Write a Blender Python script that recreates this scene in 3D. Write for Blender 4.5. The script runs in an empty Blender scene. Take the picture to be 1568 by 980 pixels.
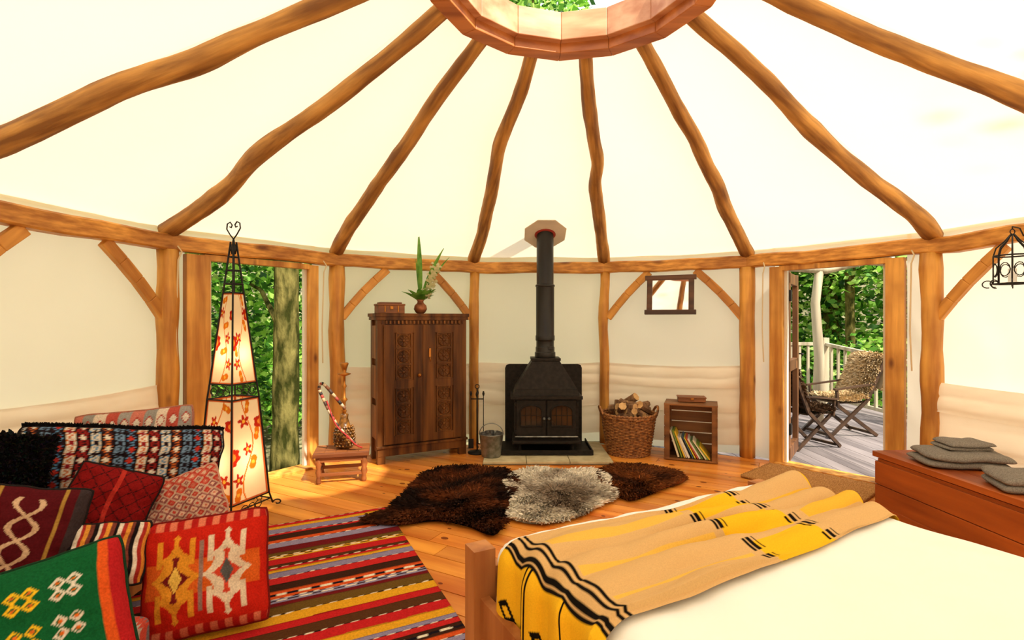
import bpy, math, random
import numpy as np
from mathutils import Vector, Matrix, Euler, noise
random.seed(7); np.random.seed(7)
pi=math.pi
H=1.28
def S(r,g,b):
    f=lambda c:(c/255/12.92) if c/255<=.04045 else ((c/255+.055)/1.055)**2.4
    return (f(r),f(g),f(b))
# ---------------------------------------------------------------- materials
def mk(name,c1,c2=None,rough=.6,metal=0.,scale=6.,stretch=(1,1,1),bump=0.,detail=4,attr=False,trans=0.,tcol=None,spec=None,lo=.35,hi=.65,bdist=.01,knots=0):
    m=bpy.data.materials.new(name); m.use_nodes=True
    nt=m.node_tree;N=nt.nodes;L=nt.links
    b=N['Principled BSDF'];out=N['Material Output']
    if c2 is None:c2=c1
    tc=N.new('ShaderNodeTexCoord');mp=N.new('ShaderNodeMapping');mp.inputs['Scale'].default_value=stretch
    L.new(tc.outputs['Object'],mp.inputs['Vector'])
    nz=N.new('ShaderNodeTexNoise');nz.inputs['Scale'].default_value=scale;nz.inputs['Detail'].default_value=detail
    L.new(mp.outputs[0],nz.inputs['Vector'])
    rp=N.new('ShaderNodeValToRGB')
    rp.color_ramp.elements[0].position=lo;rp.color_ramp.elements[0].color=(*c1,1)
    rp.color_ramp.elements[1].position=hi;rp.color_ramp.elements[1].color=(*c2,1)
    L.new(nz.outputs[0],rp.inputs[0])
    col=rp.outputs[0]
    if knots:
        mp2=N.new('ShaderNodeMapping');mp2.inputs['Scale'].default_value=tuple(1 if s>.5 else .45 for s in stretch)
        L.new(tc.outputs['Object'],mp2.inputs['Vector'])
        vo=N.new('ShaderNodeTexVoronoi');vo.inputs['Scale'].default_value=knots;L.new(mp2.outputs[0],vo.inputs['Vector'])
        r2=N.new('ShaderNodeValToRGB');r2.color_ramp.elements[0].position=.05;r2.color_ramp.elements[0].color=(.35,.25,.17,1)
        r2.color_ramp.elements[1].position=.18;r2.color_ramp.elements[1].color=(1,1,1,1);L.new(vo.outputs['Distance'],r2.inputs[0])
        n3=N.new('ShaderNodeTexNoise');n3.inputs['Scale'].default_value=2.3;n3.inputs['Detail'].default_value=3;L.new(tc.outputs['Object'],n3.inputs['Vector'])
        r3=N.new('ShaderNodeValToRGB');r3.color_ramp.elements[0].position=.36;r3.color_ramp.elements[0].color=(.74,.66,.56,1)
        r3.color_ramp.elements[1].position=.6;r3.color_ramp.elements[1].color=(1.1,1.1,1.05,1);L.new(n3.outputs[0],r3.inputs[0])
        for rr_ in (r2,r3):
            mx=N.new('ShaderNodeMix');mx.data_type='RGBA';mx.blend_type='MULTIPLY';mx.inputs[0].default_value=1
            L.new(col,mx.inputs[6]);L.new(rr_.outputs[0],mx.inputs[7]);col=mx.outputs[2]
    if attr:
        a=N.new('ShaderNodeAttribute');a.attribute_name='Col'
        mx=N.new('ShaderNodeMix');mx.data_type='RGBA';mx.blend_type='MULTIPLY';mx.inputs[0].default_value=1
        L.new(col,mx.inputs[6]);L.new(a.outputs['Color'],mx.inputs[7]);col=mx.outputs[2]
    L.new(col,b.inputs['Base Color'])
    b.inputs['Roughness'].default_value=rough;b.inputs['Metallic'].default_value=metal
    if spec is not None:b.inputs['Specular IOR Level'].default_value=spec
    if bump:
        bp=N.new('ShaderNodeBump');bp.inputs['Strength'].default_value=bump;bp.inputs['Distance'].default_value=bdist
        L.new(nz.outputs[0],bp.inputs['Height']);L.new(bp.outputs[0],b.inputs['Normal'])
    if trans:
        t=N.new('ShaderNodeBsdfTranslucent')
        if tcol: t.inputs[0].default_value=(*tcol,1)
        else: L.new(col,t.inputs[0])
        ms=N.new('ShaderNodeMixShader');ms.inputs[0].default_value=trans
        L.new(b.outputs[0],ms.inputs[1]);L.new(t.outputs[0],ms.inputs[2]);L.new(ms.outputs[0],out.inputs[0])
    return m
def wood(name,c1,c2,axis=2,scale=14,rough=.5,bump=.25,attr=False,knots=0,spec=None,bdist=.004):
    st=[1,1,1];st[axis]=.09
    return mk(name,c1,c2,rough=rough,scale=scale,stretch=st,bump=bump,detail=6,attr=attr,lo=.36,hi=.64,bdist=bdist,knots=knots,spec=spec)
W1=(1,1,1)
M_canvas=mk('canvas',(.87,.83,.70),(.90,.865,.745),rough=.9,scale=2,trans=.365,tcol=(.97,.87,.66),spec=0)
M_canvasw=mk('canvas_wall',(.94,.87,.73),(.96,.90,.77),rough=.9,scale=2,trans=.6,tcol=(1.0,.89,.71),spec=0)
M_drape=mk('drape_cloth',S(248,236,218),S(253,246,232),rough=.9,scale=3,trans=.3,tcol=(1.0,.90,.78),spec=0)
M_post=wood('oak_post',S(176,112,40),S(230,170,80),2,knots=7,bump=.5)
M_raft=wood('rafter_wood',S(130,84,32),S(206,152,76),0,scale=22,bump=.9,knots=5,rough=.65,bdist=.008)
M_beam=wood('oak_beam',S(174,110,38),S(226,162,74),0,knots=6)
M_crown=wood('crown_wood',S(150,80,32),S(206,128,62),0,scale=10)
M_crown2=wood('crown_wood_pale',S(184,118,76),S(224,172,130),0,scale=10)
M_floor=wood('pine_floor',S(200,110,34),S(240,162,70),0,scale=9,rough=.33,bump=.08,attr=True)
M_dark=mk('dark_gap',(.03,.015,.006))
M_stone=mk('hearth_stone',S(176,160,124),S(206,192,154),rough=.8,scale=9,bump=.3,attr=True)
M_iron=mk('cast_iron',(.010,.007,.005),(.020,.015,.011),rough=.55,scale=30,bump=.1,spec=.2)
M_flue=mk('flue_enamel',(.010,.008,.007),(.015,.013,.011),rough=.35,spec=.35)
M_glassd=mk('stove_glass',(.02,.012,.008),(.05,.025,.012),rough=.08,scale=5)
M_wire=mk('wrought_iron',(.010,.008,.007),rough=.6,spec=.3)
M_cup=wood('dark_carved_wood',S(56,28,8),S(120,72,28),2,scale=12,rough=.5,bump=.5,spec=.25)
M_cup2=wood('carved_panel_wood',S(78,42,14),S(150,94,42),2,scale=14,rough=.5,bump=.5,spec=.25)
M_stool=wood('stool_wood',S(92,46,18),S(150,88,42),0,scale=12)
M_crate=wood('crate_wood',S(92,54,22),S(146,94,48),0,scale=12)
M_chest=wood('chest_wood',S(126,54,14),S(190,98,34),1,scale=7,rough=.42)
M_bed=wood('bed_wood',S(150,86,38),S(196,130,70),2,scale=10)
M_wick=mk('wicker',S(104,60,26),S(178,118,62),rough=.6,scale=40,bump=.3)
M_log=mk('log_bark',S(84,56,36),S(150,112,78),rough=.9,scale=20,stretch=(1,1,.3),bump=.8)
M_logc=mk('log_cut',S(190,146,92),S(216,176,122),rough=.8,scale=20)
M_white=mk('bed_linen',(.87,.86,.825),(.90,.89,.855),rough=.85,scale=3,spec=.1)
M_tex=mk('woven_textile',(.74,.74,.74),(1,1,1),rough=.95,scale=150,bump=.7,attr=True,spec=.05,bdist=.003)
M_blan=mk('soft_wool',(.90,.90,.90),(1,1,1),rough=.95,scale=260,bump=.25,attr=True,spec=.05,bdist=.002)
M_fur=mk('fur',(.8,.8,.8),(1,1,1),rough=.8,scale=20,attr=True,spec=.15)
M_paper=mk('lamp_paper',(.92,.92,.92),(1,1,1),rough=.8,scale=6,attr=True,trans=.4,spec=.1)
M_copper=mk('copper_vase',S(120,66,38),S(170,106,66),rough=.35,metal=.5,scale=14,bump=.3)
M_brown=mk('hookah_base',S(60,34,12),S(130,84,30),rough=.25,scale=30,bump=.6)
M_brass=mk('brass',S(176,112,44),rough=.35,metal=.7)
M_leaf=mk('plant_leaf',S(60,130,36),S(130,180,76),rough=.5,scale=12,trans=.3)
M_petal=mk('plant_flower',S(235,230,190),rough=.6,trans=.3)
M_towel=mk('towel_grey',S(108,102,95),S(140,133,125),rough=1,scale=190,bump=.8,spec=.02,bdist=.003)
M_jute=mk('jute',S(140,92,42),S(190,138,76),rough=1,scale=140,bump=.9,bdist=.003)
M_mirror=mk('mirror_glass',(.95,.95,.95),rough=.02,metal=1)
M_mfr=wood('mirror_frame_wood',S(60,34,18),S(100,62,34),0)
M_deck=wood('deck_board',S(92,84,84),S(136,126,124),1,scale=8,rough=.85,spec=.2)
M_grey=wood('weathered_wood',S(150,136,112),S(200,186,156),2,scale=10,rough=.8)
M_chair=wood('teak_dark',S(44,30,22),S(76,54,38),0,rough=.5,spec=.3)
M_trunk=mk('mossy_bark',S(48,50,18),S(122,112,62),rough=1,scale=9,stretch=(1,1,.35),bump=1.,bdist=.08,spec=.05,detail=8,lo=.40,hi=.62)
M_foli=mk('beech_leaf',(.88,.88,.88),(1,1,1),rough=.5,attr=True,trans=.5,scale=3)
M_ground=mk('woodland_ground',S(70,66,42),S(150,142,104),rough=1,scale=1.5,bump=.6,detail=8,bdist=.3)
M_metal=mk('galvanised',S(110,110,106),S(150,150,144),rough=.4,metal=.7,scale=20)
M_flash=mk('flashing',S(222,214,196),S(236,228,210),rough=.6)
M_red=mk('red_seal',S(150,40,26),rough=.6)
M_paperw=mk('paper_edges',(.85,.85,.85),W1,rough=.7,attr=True,scale=4)

# ---------------------------------------------------------------- mesh builder
class MB:
    def __init__(s): s.v=[];s.f=[];s.m=[];s.sm=[];s.c=[]
    def add(s,vs,fs,mi=0,sm=False,M=None,col=W1,cols=None):
        o=len(s.v)
        if M is not None: vs=[M@Vector(v) for v in vs]
        s.v.extend([tuple(v) for v in vs])
        s.f.extend([tuple(i+o for i in f) for f in fs]);s.m.extend([mi]*len(fs));s.sm.extend([sm]*len(fs))
        s.c.extend(cols if cols is not None else [col]*len(vs))
    def box(s,c,d,mi=0,R=None,col=W1,taper=1.):
        x,y,z=d[0]/2,d[1]/2,d[2]/2;t=taper
        vs=[(-x,-y,-z),(x,-y,-z),(x,y,-z),(-x,y,-z),(-x*t,-y*t,z),(x*t,-y*t,z),(x*t,y*t,z),(-x*t,y*t,z)]
        fs=[(0,3,2,1),(4,5,6,7),(0,1,5,4),(1,2,6,5),(2,3,7,6),(3,0,4,7)]
        M=Matrix.Translation(c)
        if R is not None:M=M@R.to_4x4()
        s.add(vs,fs,mi,False,M,col)
    def beam(s,a,b,w,h,mi=0,col=W1):
        a=Vector(a);b=Vector(b);d=b-a;L=d.length;x=d.normalized()
        up=Vector((0,0,1)) if abs(x.z)<.95 else Vector((0,1,0))
        y=up.cross(x).normalized();z=x.cross(y)
        s.box((a+b)/2,(L,w,h),mi,Matrix((x,y,z)).transposed(),col)
    def tube(s,pts,r,seg=8,mi=0,cap=True,col=W1,sm=True,sq=1.):
        pts=[Vector(p) for p in pts];n=len(pts)
        if not hasattr(r,'__len__'): r=[r]*n
        T=[(pts[min(i+1,n-1)]-pts[max(i-1,0)]).normalized() for i in range(n)]
        up=Vector((0,0,1)) if abs(T[0].z)<.9 else Vector((1,0,0))
        nn=(up-T[0]*up.dot(T[0])).normalized();vs=[]
        for i in range(n):
            nn=(nn-T[i]*nn.dot(T[i])).normalized();bb=T[i].cross(nn)
            for k in range(seg):
                a=2*pi*k/seg
                vs.append(pts[i]+nn*(math.cos(a)*r[i]*sq)+bb*(math.sin(a)*r[i]))
        fs=[]
        for i in range(n-1):
            for k in range(seg):
                k2=(k+1)%seg;fs.append((i*seg+k,i*seg+k2,(i+1)*seg+k2,(i+1)*seg+k))
        if cap: fs.append(tuple(reversed(range(seg))));fs.append(tuple((n-1)*seg+k for k in range(seg)))
        s.add(vs,fs,mi,sm,None,col)
    def lathe(s,prof,seg=24,o=(0,0,0),mi=0,sm=True,col=W1,M=None):
        vs=[];fs=[]
        for (r,z) in prof:
            for k in range(seg):
                a=2*pi*k/seg;vs.append((o[0]+r*math.cos(a),o[1]+r*math.sin(a),o[2]+z))
        for i in range(len(prof)-1):
            for k in range(seg):
                k2=(k+1)%seg;fs.append((i*seg+k,i*seg+k2,(i+1)*seg+k2,(i+1)*seg+k))
        fs.append(tuple(reversed(range(seg))));fs.append(tuple((len(prof)-1)*seg+k for k in range(seg)))
        s.add(vs,fs,mi,sm,M,col)
    def grid(s,nu,nv,fn,mi=0,sm=True,cfn=None):
        vs=[];cs=[];fs=[]
        for j in range(nv+1):
            for i in range(nu+1):
                u=i/nu;v=j/nv;vs.append(fn(u,v))
                if cfn:cs.append(cfn(u,v))
        for j in range(nv):
            for i in range(nu):
                a=j*(nu+1)+i;fs.append((a,a+1,a+nu+2,a+nu+1))
        s.add(vs,fs,mi,sm,cols=cs if cfn else None)
    def make(s,name,mats,loc=(0,0,0),rot=(0,0,0),bevel=0,parent=None,solid=0):
        me=bpy.data.meshes.new(name);me.from_pydata(s.v,[],s.f);
        for m in (mats if isinstance(mats,(list,tuple)) else [mats]): me.materials.append(m)
        me.polygons.foreach_set('material_index',s.m);me.polygons.foreach_set('use_smooth',s.sm)
        a=me.color_attributes.new('Col','FLOAT_COLOR','POINT')
        arr=np.ones((len(s.v),4),dtype=np.float32);arr[:,:3]=np.array(s.c,dtype=np.float32);a.data.foreach_set('color',arr.ravel())
        me.update();me.validate()
        o=bpy.data.objects.new(name,me);bpy.context.scene.collection.objects.link(o)
        o.location=loc;o.rotation_euler=rot
        if parent:o.parent=parent
        if solid:
            md=o.modifiers.new('sol','SOLIDIFY');md.thickness=solid
        if bevel:
            md=o.modifiers.new('bev','BEVEL');md.width=bevel;md.segments=2;md.limit_method='ANGLE';md.angle_limit=math.radians(50)
        return o
def nz(x,y=0,z=0): return noise.noise(Vector((x,y,z)))

# ---------------------------------------------------------------- yurt shell
CX,CY,R=.38,2.35,3.05
ang=[math.radians(104.7-360/14*k) for k in range(-4,10)]  # idx 4=C
def node(i,r=R): a=ang[i%14];return Vector((CX+r*math.cos(a),CY+r*math.sin(a),0))
ZP=1.823
mb=MB();FA=math.radians(-28);RF=3.1;y=-RF;pw=.135
mb.grid(40,1,lambda u,v:(RF*math.cos(2*pi*u)*v,RF*math.sin(2*pi*u)*v,-.035),1,False)
while y<RF:
    yc=y+pw/2;half=math.sqrt(max(0,RF*RF-max(abs(y),abs(y+pw))**2)) if max(abs(y),abs(y+pw))<RF else 0
    if half>.1:
        x=-half
        while x<half-.01:
            l=random.uniform(1.4,3.2);x2=min(half,x+l)
            if half-x2<.3:x2=half
            t=random.uniform(.72,1.1);c=(t,t*random.uniform(.90,1.02),t*random.uniform(.8,1.05))
            mb.box(((x+x2)/2,yc,-.012),(x2-x-.004,pw-.006,.024),0,None,c);x=x2
    y+=pw
for k in range(200):
    a=random.uniform(0,2*pi);r=RF*math.sqrt(random.random())*.95;q=random.uniform(.008,.018)
    vs=[(r*math.cos(a)+q*1.5*math.cos(t*pi/4),r*math.sin(a)+q*math.sin(t*pi/4),.0006) for t in range(8)]
    mb.add(vs,[tuple(range(8))],0,False,None,(.30,.18,.12))
mb.make('floor',[M_floor,M_dark],(CX,CY,0),(0,0,FA))
# walls
def wallpanel(mb,i,t0,t1,z0,z1,r=3.13,amp=.008,off=0):
    a=node(i,r);b=node(i+1,r);d=(b-a);n=Vector((d.y,-d.x,0)).normalized()
    if n.dot(Vector((CX,CY,0))-a)<0:n=-n
    def fn(u,v):
        t=t0+(t1-t0)*u;p=a+d*t;z=z0+(z1-z0)*v
        w=amp*nz(p.x*3,p.y*3,z*2)+amp*.7*nz(p.x*9+z*4,p.y*9,z*3)+off
        return (p.x+n.x*w,p.y+n.y*w,z)
    mb.grid(26,26,fn,0,True)
JL=(.137,.816);JR=(.197,.84)
sides={'wall_left':[0,1],'wall_back':[3,4,5],'wall_right':[7,8,9],'wall_front':[10,11,12,13]}
for nm,bays in sides.items():
    mb=MB()
    for i in bays: wallpanel(mb,i,0,1,0,1.96)
    if nm=='wall_left': wallpanel(mb,2,-.01,.11,0,1.96);wallpanel(mb,2,.84,1.01,0,1.96);wallpanel(mb,2,.1,.86,1.80,1.97)
    if nm=='wall_right': wallpanel(mb,6,-.01,.17,0,1.96);wallpanel(mb,6,.87,1.01,0,1.96);wallpanel(mb,6,.15,.89,1.80,1.97)
    mb.make(nm,M_canvasw)
# drapes low on the wall : long, nearly level canvas strips, each hem lapping the one below
mb=MB()
for i,o in ((1,.05),(3,.03),(4,.03),(5,.04),(7,.085),(0,.05)):
    a=node(i,3.13);b=node(i+1,3.13);d=b-a;n=(Vector((CX,CY,0))-(a+b)/2).normalized()
    for q,(z0,z1) in enumerate(((.63,.84),(.40,.68),(.10,.45))):
        ph=q*2.1+i*1.3
        def fn(u,v,z0=z0,z1=z1,ph=ph):
            p=a+d*(.02+.96*u)
            sag=-.022*math.sin(pi*u)+.012*nz(u*1.6+i,ph)+.02*(u-.5)*math.sin(ph*3)
            z=z0+(z1-z0)*v+sag
            c=v*2.6+.45*nz(u*1.3,ph,1)+.18*nz(u*5,v*2,ph)
            fold=abs(math.sin(c*pi*.8))**.8
            w=o+.018*fold*(.6+.4*math.sin(u*3+ph))+.020*(1-v)**2+.004*nz(u*14,v*5,ph)
            return (p.x+n.x*w,p.y+n.y*w,z)
        mb.grid(60,22,fn,0,True)
mb.make('wall_drape',M_drape)
# posts
for i in range(14):
    p=node(i);near=i in (4,5);r=.05 if near else .068
    mb=MB();pts=[];rr=[]
    for k in range(16):
        z=(ZP-.05)*k/15;pts.append((.016*nz(i*3,z*2),.016*nz(i*5+9,z*2),z));rr.append(r*(1+.16*nz(i,z*4,5)))
    mb.tube(pts,rr,14);mb.make('timber_post',M_post,p)
# ring beam
mb=MB()
for i in range(14):
    a=node(i);b=node(i+1);d=b-a;n=8
    w=.05
    vs=[];fs=[];nn=Vector((-d.y,d.x,0)).normalized()
    for k in range(n+1):
        t=-.012+1.024*k/n;p=a+d*t;dz=.014*nz(i*2.3,t*4);h=.056+.006*nz(i+7,t*3)
        if k in(0,n):dz=0
        for (s1,s2) in ((-1,-.8),(-.8,-1),(.8,-1),(1,-.8),(1,.8),(.8,1),(-.8,1),(-1,.8)):
            q=p+nn*(s1*w);vs.append((q.x,q.y,ZP+dz+s2*h))
    for k in range(n):
        for j in range(8): fs.append((k*8+j,k*8+(j+1)%8,(k+1)*8+(j+1)%8,(k+1)*8+j))
    fs.append(tuple(range(8)));fs.append(tuple(n*8+j for j in range(8)))
    mb.add(vs,fs,0,False)
mb.make('ring_beam',mk('ring_beam_oak',S(174,110,38),S(226,162,74),rough=.5,scale=16,stretch=(.5,.5,2.5),bump=.35,bdist=.004,knots=5))
# braces
def brace(i,end):
    a=node(i);b=node(i+1);d=(b-a).normalized()
    if end==0:p=a+d*.04;q=a+d*.46
    else:p=b-d*.04;q=b-d*.46
    mb=MB();v=Vector((q.x,q.y,ZP-.06))-Vector((p.x,p.y,1.30));L=v.length
    pts=[(L*t,0,.018*math.sin(pi*t)) for t in (0,.25,.5,.75,1)]
    for k in range(4):
        mb.beam(pts[k],pts[k+1],.045,.075)
    x=v.normalized();y=Vector((0,0,1)).cross(x).normalized();z=x.cross(y)
    mb.make('timber_brace',M_beam,(p.x,p.y,1.30),Matrix((x,y,z)).transposed().to_euler(),bevel=.006)
for i in (3,5,1,7,0,8,10,12): brace(i,0);brace(i,1)
# roof canvas
def ceilz(r): return 1.93+(3.15-r)*(2.965-1.93)/(3.15-.70)
KX=.30
mb=MB()
for i in range(14):
    def fn(u,v,i=i):
        a0,a1=ang[i%14],ang[(i+1)%14]
        r=3.15+(.67-3.15)*v
        cx=CX+(KX-CX)*v
        p0=Vector((cx+r*math.cos(a0),CY+r*math.sin(a0),0));p1=Vector((cx+r*math.cos(a1),CY+r*math.sin(a1),0));p=p0.lerp(p1,u)
        z=ceilz(r)-.035*math.sin(pi*u)*math.sin(pi*v)+.018*nz(p.x*1.5,p.y*1.5,3)*math.sin(pi*u)
        return (p.x,p.y,z)
    mb.grid(16,24,fn,0,True)
mb.make('ceiling',M_canvas)
# rafters
offs={1:[(.2,-.03),(.4,.03),(.55,-.03),(.75,.02)],
 2:[(.17,-.06),(.28,-.06),(.39,.045),(.47,.04),(.6,-.02),(.8,-.035)],
 3:[(.18,.06),(.35,.045),(.45,.05),(.6,.03),(.8,.035)],
 4:[(.2,-.02),(.35,0),(.5,.03),(.68,.075),(.8,.02),(.88,-.01)],
 5:[(.15,.01),(.3,.015),(.5,.035),(.6,-.035),(.7,0),(.85,.015)],
 6:[(.3,0),(.42,-.04),(.5,-.035),(.65,-.055),(.85,-.02)],
 7:[(.12,-.055),(.3,.02),(.5,.05),(.62,.02),(.75,-.01),(.87,-.02)],
 8:[(.2,.03),(.45,-.03),(.7,.03)]}
for i in range(14):
    a=ang[i];ca,sa=math.cos(a),math.sin(a)
    p0=Vector((CX+3.07*ca,CY+3.07*sa,ceilz(3.07)-.064));p1=Vector((KX+.68*ca,CY+.68*sa,ceilz(.68)-.075))
    v=p1-p0;L=v.length;x=v.normalized();y=Vector((-sa,ca,0));y=(y-x*y.dot(x)).normalized();z=x.cross(y)
    of=[(0,0)]+offs.get(i,[(.3,random.uniform(-.05,.05)),(.6,random.uniform(-.05,.05))])+[(1,0)]
    xs=np.linspace(0,1,60);ys=np.interp(xs,[q[0] for q in of],[q[1]*.66 for q in of])
    ys=np.convolve(np.pad(ys,2,mode='edge'),[.12,.22,.32,.22,.12],'valid')
    ys=ys+np.array([.006*nz(t*9,i*4.4) for t in xs]);ys[0]=ys[-1]=0
    mb=MB();s=-1 if z.z<0 else 1
    pts=[(L*t,ys[k],s*(-abs(ys[k])*.12+.006*nz(t*6,i))) for k,t in enumerate(xs)]
    rr=[(.062-.019*t)*(1+.16*nz(t*8,i*7)+.05*nz(t*26,i*3)) for t in xs]
    mb.tube(pts,rr,14)
    mb.make('roof_rafter',M_raft,p0,Matrix((x,y,z)).transposed().to_euler())
# crown ring
mb=MB()
def ring(r0,r1,z0,z1,ph=0,mi=0):
    for k in range(14):
        a0=ang[0]+2*pi*(k+ph)/14;a1=a0+2*pi/14-.001
        vs=[]
        for zz in(z0,z1):
            for (r,a) in ((r0,a0),(r1,a0),(r1,a1),(r0,a1)): vs.append((r*math.cos(a),r*math.sin(a),zz))
        mb.add(vs,[(0,3,2,1),(4,5,6,7),(0,1,5,4),(1,2,6,5),(2,3,7,6),(3,0,4,7)],mi)
ring(.615,.71,2.825,2.885,.5);ring(.575,.665,2.88,3.04,.5,1)
mb.make('skylight_crown_ring',[M_crown,M_crown2],(KX,CY,0),bevel=.004)

# ---------------------------------------------------------------- doors
def doorframe(i,JJ,name,wl,wr):
    a=node(i);b=node(i+1);d=(b-a);L=d.length;ux=d.normalized();rz=math.atan2(ux.y,ux.x)
    mb=MB();x0=JJ[0]*L;x1=JJ[1]*L
    mb.box((x0,0,.86),(wl,.07,1.79),0);mb.box((x1,0,.86),(wr,.07,1.79),0)
    mb.box(((x0+x1)/2,0,1.74),(x1-x0-wl/2,.06,.045),0)
    mb.box(((x0+x1)/2,0,-.005),(x1-x0,.16,.05),0)
    mb.box((x0+wl/2+.012,.03,.87),(.024,.04,1.72),1);mb.box((x1-wr/2-.012,.03,.87),(.024,.04,1.72),1)
    for xx in (x0-wl*.9,x1+wr*.9):
        mb.tube([(xx,-.05,1.80),(xx+.02,-.07,1.76),(xx,-.06,1.70),(xx-.01,-.05,1.2),(xx,-.045,.9)],.006,6,2)
    mb.make(name,[M_post,mk('door_stop_'+name,S(220,210,190),rough=.6),mk('rope_'+name,S(220,200,160),rough=.9)],(a.x,a.y,0),(0,0,rz),bevel=.004)
    return a,ux,rz,x0,x1
doorframe(2,JL,'door_1',.16,.085)
a,ux,rz,x0,x1=doorframe(6,JR,'door_2',.11,.12)
mb=MB();hw=.60
for z,h in ((.06,.12),(.86,.1),(1.66,.1)): mb.box((hw/2,0,z),(hw,.045,h),0)
for x in (.04,hw-.04): mb.box((x,0,.87),(.08,.045,1.7),0)
for z in (.3,1.5): mb.box((.0,-.03,z),(.05,.02,.1),1)
mb.tube([(hw-.06,-.03,.95),(hw-.06,-.07,.95),(hw-.16,-.07,.95)],.008,8,1)
p=a+ux*(x0+.06);mb.make('open_door_leaf',[wood('door_leaf_wood',S(74,42,18),S(120,76,38),2),M_wire],(p.x+.06,p.y+.07,0),(0,0,math.radians(54)),bevel=.004)

# ---------------------------------------------------------------- outdoors
mb=MB()
def gfn(u,v):
    r=60*v**1.5;a=2*pi*u;x=r*math.cos(a);y=r*math.sin(a)+2
    z=-.9+max(0,r-9)**1.25*.22+(.4*nz(x*.2,y*.2)+.1*nz(x,y))*(1 if r>4.5 else 0)
    return (x,y,z)
mb.grid(96,60,gfn,0,True);mb.make('woodland_ground',M_ground)
mb=MB();x=1.5
while x<5.35:
    mb.box((x+.07,5.0,-.07),(.135,7.4,.03),0);x+=.141
mb.box((3.4,5.0,-.16),(3.9,7.3,.12),0)
for px_,py_ in ((1.7,1.5),(5.2,1.5),(1.7,8.5),(5.2,8.5),(5.2,5)): mb.box((px_,py_,-.7),(.14,.14,1.0),0)
mb.make('deck',M_deck)
mb=MB()
def rail(p,q,n,z0a,z1a,z0b,z1b):
    p=Vector(p);q=Vector(q)
    mb.beam((p.x,p.y,z1a),(q.x,q.y,z1b),.06,.05);mb.beam((p.x,p.y,z0a),(q.x,q.y,z0b),.04,.05)
    for k in range(n+1):
        t=k/n;m=p.lerp(q,t);za=z0a+(z0b-z0a)*t;zb=z1a+(z1b-z1a)*t
        mb.box((m.x,m.y,(za+zb)/2),(.035,.035,zb-za))
rail((3.2,8.3,0),(4.95,8.1,0),14,.08,.9,.08,.9);rail((4.95,8.1,0),(5.25,5.6,0),18,.08,.9,-.02,.62)
rail((5.25,5.6,0),(5.25,2.2,0),24,-.02,.62,-.02,.62)
for (x,y,h) in ((4.95,8.1,1.05),(3.2,8.3,1.0),(5.25,5.6,.75),(5.25,2.2,.75)): mb.box((x,y,h/2-.05),(.09,.09,h))
mb.make('deck_railing',M_grey,bevel=.004)
mb=MB()
mb.tube([(4.0,6.7,-.053),(4.02,6.7,.8),(3.98,6.72,1.5),(4.05,6.7,2.15)],[.07,.06,.055,.05],10)
mb.tube([(5.0,6.6,-.053),(4.93,6.6,.8),(4.98,6.6,1.5),(4.9,6.65,2.15)],[.06,.06,.055,.05],10)
mb.tube([(3.1,6.75,1.86),(3.6,6.72,1.98),(4.1,6.7,1.93),(4.6,6.66,2.05),(5.3,6.6,1.98)],[.05,.06,.05,.055,.04],10)
mb.make('driftwood_pergola',M_grey)
# foliage
PAL=[S(96,160,44),S(140,200,70),S(180,225,100),S(64,120,34),S(212,240,140),S(36,84,24)]
def leaves(mb,c,rad,n,size,mi=1):
    u=np.random.normal(size=(n,3));u/=np.linalg.norm(u,axis=1)[:,None]
    rr=np.random.rand(n)**.45
    P=np.array(c)+u*rr[:,None]*np.array(rad)
    d=np.random.normal(size=(n,3));d[:,2]*=.5;d/=np.linalg.norm(d,axis=1)[:,None]
    e=np.cross(d,np.random.normal(size=(n,3)));e/=np.linalg.norm(e,axis=1)[:,None]
    sz=size*(.6+.8*np.random.rand(n))[:,None]
    V=np.stack([P-d*sz*.5,P+e*sz*.3,P+d*sz*.5,P-e*sz*.3],1).reshape(-1,3)
    o=len(mb.v);mb.v.extend(map(tuple,V.tolist()))
    mb.f.extend([(o+4*k,o+4*k+1,o+4*k+2,o+4*k+3) for k in range(n)])
    mb.m.extend([mi]*n);mb.sm.extend([False]*n)
    for k in range(n): mb.c.extend([PAL[random.randrange(6)]]*4)
def tree(x,y,h,r,clusters,size=.13,n=1100,lean=0):
    mb=MB();pts=[(lean*t*t,.1*math.sin(t*4),-1.6+ (h+1.6)*t) for t in np.linspace(0,1,40)]
    mb.tube(pts,[r*(1-.6*t)*(1+.16*nz(t*14,x)) for t in np.linspace(0,1,40)],14,0)
    for (cx,cy,cz,rx) in clusters:
        b=(lean*.3,0,max(.5,cz-.8));mb.tube([b,(cx*.5,cy*.5,cz-.2),(cx,cy,cz)],[r*.25,r*.15,.02],6,0)
        leaves(mb,(cx,cy,cz),(rx,rx,rx*.75),int(n*rx*rx/1.4),size)
    return mb.make('beech_tree',[M_trunk,M_foli],(x,y,0))
tree(-2.95,6.6,7,.19,[(1.6,1.6,4.2,1.3),(-1.5,1,3.6,1.4),(-.9,1.6,.3,1.0),(-1.2,1.3,1.9,1.1)],.12)
tree(-4.6,7.6,7,.07,[(.2,.3,1.0,1.2),(.6,-.6,2.6,1.2),(-.5,0,-.1,1.1),(.9,.6,3.6,1.3)],.12)
tree(-6.4,9.5,9,.22,[(0,0,1,1.8),(1,0,2.8,1.8),(0,1,4.5,1.9),(2.2,.5,.2,1.6)],.15)
tree(-3.6,10.5,9,.2,[(0,0,1.5,1.8),(.8,.4,3.5,1.9),(-1.4,0,.3,1.6),(.4,0,5.4,1.8)],.15)
tree(-7,6,8,.2,[(0,0,1,1.6),(.6,.5,2.6,1.6),(.2,0,4.4,1.6)],.14)
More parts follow.
